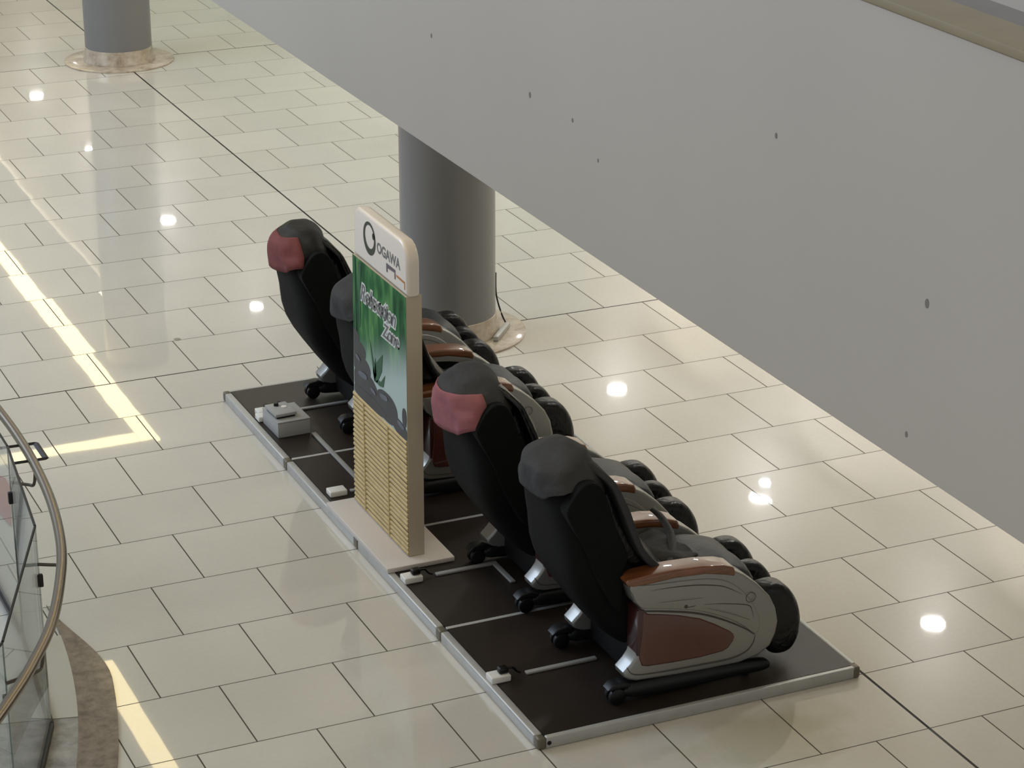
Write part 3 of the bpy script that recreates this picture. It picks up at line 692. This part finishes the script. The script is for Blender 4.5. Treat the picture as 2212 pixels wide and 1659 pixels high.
def make_chair(cover, lining, strap):
    t = thing('massage_chair', '', 'massage chair')
    # base rails, castors
    for s in (-1, 1):
        y = 0.318 * s
        bm, _ = loft([(-1.285 + OX, .075, .022, .03, 3), (-1.24 + OX, .060, .040, .040, 3), (-1.0 + OX, .052, .044, .042, 3), (-.70 + OX, .046, .038, .040, 3), (-.52 + OX, .036, .030, .036, 3), (-.475 + OX, .030, .018, .026, 3)], 20, y)
        r = finish('base_rail', bm, m_rail, t, 50)
        c = finish('castor_fork', extrude_outline([(-1.375 + OX, .088), (-1.35 + OX, .112), (-1.29 + OX, .118), (-1.25 + OX, .100), (-1.262 + OX, .060), (-1.29 + OX, .085), (-1.345 + OX, .082)], y - .034, y + .034, 0.006, 3), m_rail, t, 50)
        for dy in (-.021, .021):
            bm = bmesh.new(); cyl(bm, (-1.322 + OX, y + dy, .043), .043, .043, -.013, .013, 28, 'Y'); bevel_sharp(bm, .005, 2)
            finish('castor_wheel', bm, m_plastic, c)
        bm = bmesh.new(); cyl(bm, (-.60 + OX, y, 0), .020, .024, 0.0, .020, 20); finish('foot', bm, m_plastic, t)
    mbox('base_frame', -1.15 + OX, -.60 + OX, -.278, .278, .045, .12, m_plastic, t, .01)
    for s in (-1, 1): side_panel(t, s)
    # reclined back
    bm, _ = loft(SHELL, 40, 0.0, lambda p, n_, i, k, a, b: p + Vector((0, 0, 0)))
    sh = finish('back_shell', bm, m_shell, t, 60)
    # raised wing plate on either side of the back, edged by a seam
    for s in (-1, 1):
        W_ = [(-1.575, 1.10), (-1.545, 1.165), (-1.49, 1.225), (-1.42, 1.225), (-1.37, 1.15), (-1.315, .98), (-1.25, .82), (-1.272, .745), (-1.276, .66), (-1.280, .55), (-1.30, .53), (-1.36, .62), (-1.44, .77), (-1.47, .86), (-1.50, .93), (-1.55, 1.03)]
        P = catmull([(x + OX, z + OZ, 0) for x, z in W_], 3, True)
        ya, yb = sorted((.289 * s, .20 * s))
        finish('back_wing', extrude_outline([(p.x, p.y) for p in P], ya, yb, .022, 5), m_shell, sh, 60)
    # inner back cushion that bulges forward between the wings
    bm, _ = loft([(*q(-1.38, 1.20), .05, .15, 2.6), (*q(-1.33, 1.12), .08, .20, 2.8), (*q(-1.27, .95), .095, .215, 3), (*q(-1.19, .77), .105, .215, 3), (*q(-1.07, .60), .115, .215, 3), (*q(-.95, .50), .10, .21, 3)], 28, 0.0,
                 lambda p, n_, i, k, a, b: wr(p, .012, 9))
    finish('back_cushion', bm, m_leather, t, 60)
    # long pad lying over the front edge of the back down to the seat
    padm = m_greycloth if strap else m_leather
    bm, _ = loft([(*q(-1.45, 1.275), .018, .13, 4), (*q(-1.40, 1.265), .02, .19, 5), (*q(-1.345, 1.215), .02, .245, 6), (*q(-1.295, 1.14), .02, .278, 8), (*q(-1.235, .97), .02, .284, 8), (*q(-1.165, .82), .02, .284, 8), (*q(-1.09, .72), .02, .275, 8), (*q(-1.00, .655), .02, .255, 8)], 36, 0.0,
                 lambda p, n_, i, k, a, b: wr(p, .010, 7, 3))
    finish('back_pad', bm, padm, t, 60)
    # head pillow under the cover
    bm, _ = loft([(*q(-1.40, 1.21), .03, .14, 2.5), (*q(-1.36, 1.17), .05, .18, 2.6), (*q(-1.335, 1.12), .055, .20, 2.6), (*q(-1.32, 1.05), .03, .18, 2.5)], 24, 0.0, lambda p, n_, i, k, a, b: wr(p, .008, 12))
    finish('head_pillow', bm, m_leather, t, 60)
    # seat: cushion, thigh part and the sagging cover
    bm, _ = loft([(*q(-1.10, .50), .05, .215, 3.4), (*q(-1.0, .545), .065, .222, 3.6), (*q(-.85, .56), .07, .225, 3.8), (*q(-.70, .565), .07, .225, 3.8), (*q(-.58, .54), .065, .222, 3.4), (*q(-.52, .49), .04, .205, 3)], 30, 0.0,
                 lambda p, n_, i, k, a, b: wr(p, .012, 8, 5))
    finish('seat_cushion', bm, m_seat, t, 60)
    mbox('seat_frame', -1.200 + OX, -.56 + OX, -.233, .233, .06, .46, m_black, t, .03, 3)
    # leg rest: three padded walls with two calf wells between
    lr = finish('leg_rest', extrude_outline([q(*p) for p in [(-.50, .46), (-.44, .44), (-.38, .36), (-.36, .26), (-.38, .18), (-.44, .14), (-.50, .14), (-.55, .25)]], -.27, .27, .02, 3), m_black, t, 50)
    LOB = [(-.515, .520), (-.445, .540), (-.370, .525), (-.310, .465), (-.270, .385), (-.252, .290), (-.262, .205), (-.300, .135), (-.360, .112), (-.430, .130), (-.475, .200), (-.500, .32), (-.535, .44)]
    for yc, wd, dz, sc in ((-.225, .066, -.030, .94), (.0, .050, -.012, .90), (.225, .062, .0, .98)):
        P = catmull([(-.40 + (x + .40) * sc + OX, .33 + (z - .33) * sc + dz + OZ, 0) for x, z in LOB], 4, True)
        bm = extrude_outline([(p.x, p.y) for p in P], yc - wd, yc + wd, .040, 6)
        finish('leg_cushion', bm, m_leather if yc else m_leather, lr, 70)
    # cover hooded over the head of the back
    top = [(-1.515, 1.318, .03, .06, 2.2), (-1.51, 1.305, .090, .130, 2.2), (-1.503, 1.278, .130, .185, 2.4), (-1.496, 1.24, .147, .220, 2.6), (-1.486, 1.20, .152, .242, 2.8), (-1.478, 1.155, .152, .256, 3.2)]
    def dr(p, n_, i, k, a, b):
        th = 2 * math.pi * k / b; f = i / (a - 1)
        hem = f ** 3 * (0.022 * math.sin(th * 2 + 0.6) + 0.020 * math.sin(th * 3 + 1.0 + (1 if strap else 0)))
        fold = 0.011 * f * math.sin(th * 7 + 3 * f) + 0.006 * math.sin(th * 4 + 9 * f)
        return wr(p + Vector((math.cos(th) * .6, math.sin(th), 0)) * fold - Vector((0, 0, hem)), .016, 9, 11 if strap else 4) + Vector((0, .5, 1)) * .007 * f ** .5 * math.sin(22 * (p.x * .7 + p.z + p.y * .35) + (2 if strap else 0))
    bm, rings = loft([(*q(a, b), c, d, e) for a, b, c, d, e in top], 48, 0.0, dr, 5)
    bm.faces.ensure_lookup_table()
    # open the hood at its hem
    HR_ = [[v.co.copy() for v in r_] for r_ in rings]
    low = set(rings[-1])
    for f in [f for f in bm.faces if len(f.verts) > 6 and all(v in low for v in f.verts)]: bm.faces.remove(f)
    cv = finish('headrest_cover', bm, cover, t, 80)
    sol = cv.modifiers.new('thickness', 'SOLIDIFY'); sol.thickness = .006; sol.offset = 1
    if lining:
        # contrasting cloth hanging over the rear of the head
        bm = bmesh.new(); G = []
        k0, k1, v0, v1 = LIN[lining]; m_ = len(HR_)
        for iu in range(19):
            kk = k0 + (k1 - k0) * iu / 18; row = []; edge = math.sin(math.pi * iu / 18)
            for iv in range(15):
                v = v0 + (v1 - v0) * iv / 14
                vi = min(v, 1.0) * (m_ - 1); a_ = int(min(vi, m_ - 2)); fr_ = vi - a_
                b_ = int(math.floor(kk)); fk = kk - b_
                g_ = lambda i_, k_: HR_[i_][k_ % 48]
                p = (g_(a_, b_) * (1 - fk) + g_(a_, b_ + 1) * fk) * (1 - fr_) + (g_(a_ + 1, b_) * (1 - fk) + g_(a_ + 1, b_ + 1) * fk) * fr_
                cx_ = Vector((-1.485 + OX, 0, p.z)); o_ = (p - cx_).normalized()
                p = p + o_ * (.013 + .006 * edge * math.sin(math.pi * iv / 14) + .006 * math.sin(7 * iv / 14 + 4 * iu / 18))
                if v > 1.0: p = p + Vector((-.01, 0, -1)) * (v - 1.0) * .60 * (0.55 + .45 * edge)
                row.append(bm.verts.new(p))
            G.append(row)
        for iu in range(18):
            for iv in range(14): bm.faces.new((G[iu][iv], G[iu + 1][iv], G[iu + 1][iv + 1], G[iu][iv + 1]))
        ln = finish('cover_lining', bm, m_pink if lining == 'pink' else m_darkred, cv, 80)
        sol = ln.modifiers.new('thickness', 'SOLIDIFY'); sol.thickness = .006; sol.offset = 0
        ln['label'] = 'dusty pink cloth' if lining == 'pink' else 'dull red cloth'
    if strap:
        bm = bmesh.new()
        P = catmull([(-1.10 + OX, -.25, .70 + OZ), (-1.04 + OX, -.22, .665 + OZ), (-.93 + OX, -.12, .665 + OZ), (-.84 + OX, .05, .70 + OZ), (-.83 + OX, .17, .745 + OZ), (-.86 + OX, .225, .78 + OZ)], 6)
        tube(bm, P, .021, 10, flat=.55); finish('seat_strap', bm, m_black, t)
        bm, _ = loft([(*q(-1.02, .640), .012, .12, 3), (*q(-.95, .648), .026, .17, 3), (*q(-.86, .65), .028, .18, 3), (*q(-.78, .64), .012, .14, 3)], 30, .03, lambda p, n_, i, k, a, b: wr(p, .03, 11, 8))
        finish('seat_cover', bm, m_greycloth, t, 70)
    return t
LIN = {'pink': (-11.5, 6, .42, 1.14), 'red': (-10, 8, .20, 1.07)}
def place(t, y, label):
    t.location = (-OX, y, PT + 0.001); t['label'] = label; t['group'] = 'massage chairs on the platform'
CH = []
cA = make_chair(m_greycloth, None, True); place(cA, -1.935, 'black massage chair nearest the camera, silver side panel and grey headrest cover in full view')
cB = make_chair(m_greycloth, 'pink', False); place(cB, -0.865, 'black massage chair with dusty pink cloth on its headrest, just behind the nearest chair')
cC = make_chair(m_greycloth, None, False); place(cC, 0.70, 'black massage chair with a plain grey headrest cover, mostly hidden behind the display board')
cD = make_chair(m_black, 'red', False); place(cD, 1.775, 'farthest black massage chair, dull red cloth over its black headrest')

# ---------------------------------------------------------------- glass balustrade around the round opening
bal = thing('glass_balustrade', 'curved glass balustrade with a round stainless handrail at the lower left', 'balustrade', (-3.9, -0.8, 0.0))
def B(p): return Vector(p) - Vector((-3.9, -0.8, 0.0))
G = [(-3.835, 1.75), (-3.765, 0.70), (-3.769, -0.302), (-3.872, -1.290), (-4.276, -2.372), (-4.85, -3.30)]
for i, (a, b) in enumerate(zip(G, G[1:])):
    a3, b3 = Vector((*a, 0)), Vector((*b, 0)); d = (b3 - a3).normalized(); nrm = Vector((d.y, -d.x, 0)) * 0.006
    a4, b4 = a3 + d * .004, b3 - d * .004
    bm = bmesh.new()
    vs = [bm.verts.new(B(p + n_ + Vector((0, 0, z)))) for z in (0.03, 1.08) for p, n_ in ((a4, nrm), (a4, -nrm), (b4, -nrm), (b4, nrm))]
    for q_ in ((0, 1, 2, 3), (4, 5, 6, 7), (0, 1, 5, 4), (1, 2, 6, 5), (2, 3, 7, 6), (3, 0, 4, 7)): bm.faces.new([vs[k] for k in q_])
    gp = finish('glass_panel', bm, m_glass, bal, smooth=0)
    bm = bmesh.new(); tube(bm, [B(a4 + Vector((0, 0, 1.081))), B(b4 + Vector((0, 0, 1.081)))], .0065, 6); finish('panel_top_edge', bm, m_dark, gp)
    bm = bmesh.new(); tube(bm, [B(b4 + Vector((0, 0, 0.03))), B(b4 + Vector((0, 0, 1.08)))], .0035, 6); finish('panel_side_edge', bm, mat('green_grey_glass_edge', rgb(92, 104, 98), 0.3) if i == 0 else bpy.data.materials['green_grey_glass_edge'], gp)
    bm = bmesh.new(); box(bm, 0, (b3 - a3).length, -.016, .016, 0, .03); bevel_sharp(bm, .003, 2)
    ch = finish('base_channel', bm, m_dark, bal); ch.location = B(a3 + Vector((0, 0, .012))); ch.rotation_euler = (0, 0, math.atan2(d.y, d.x))
HR = [(-4.35, 4.10), (-4.02, 3.0), (-3.80, 2.0), (-3.69, 1.1), (-3.66, .363), (-3.652, -.018), (-3.662, -.437), (-3.700, -.909), (-3.777, -1.382), (-3.880, -1.76), (-4.016, -2.143), (-4.176, -2.464), (-4.308, -2.689), (-4.50, -2.98), (-4.80, -3.38)]
bm = bmesh.new(); tube(bm, catmull([B((x, y, 1.0)) for x, y in HR], 8), .0245, 20)
finish('handrail', bm, m_steel, bal, 60)
for (gx, gy), hy_ in zip(G[1:5], (0.70, -.40, -1.36, -2.30)):
    hr = min(catmull([(x, y, 1.0) for x, y in HR], 12), key=lambda p: abs(p.y - hy_))
    g3 = Vector((gx, gy, .885)); o3 = Vector((hr.x, hr.y, .885)); 
    bm = bmesh.new(); tube(bm, catmull([B(g3), B(g3 * .35 + o3 * .65), B(o3 + Vector((-.012, 0, .012))), B(hr + Vector((0, 0, -.02)))], 5), .0085, 8)
    finish('handrail_bracket', bm, m_brk, bal)
    bm = bmesh.new(); box(bm, -.018, .018, -.012, .012, -.032, .032); bevel_sharp(bm, .004, 2)
    cl = finish('glass_clamp', bm, m_dark, bal); cl.location = B((gx, gy, .80))
# rectangular dark bracket clasping the rail at its far end
bm = bmesh.new()
L_ = [(-3.767, -0.095, 0.99), (-3.585, -0.105, 0.99), (-3.585, -0.320, 0.99), (-3.745, -0.315, 0.99)]
for a, b in zip(L_, L_[1:]):
    tube(bm, [B(a), B(b)], [.016, .016], 4, flat=.5)
finish('loop_bracket', bm, m_dark, bal, 30)
# flat red piece added on the tiles for a red patch in the glass
bm = extrude_outline([(-3.43, 1.86), (-3.385, 1.73), (-3.39, 1.6), (-3.51, 1.06), (-3.53, 1.25), (-3.56, 1.5), (-3.55, 1.9)], 0.002, 0.016, 0.005, 2, 'Z')
tag(finish('added_red_patch', bm, m_red), 'small added red patch on the tiles behind the balustrade glass at the left edge', 'added patch')
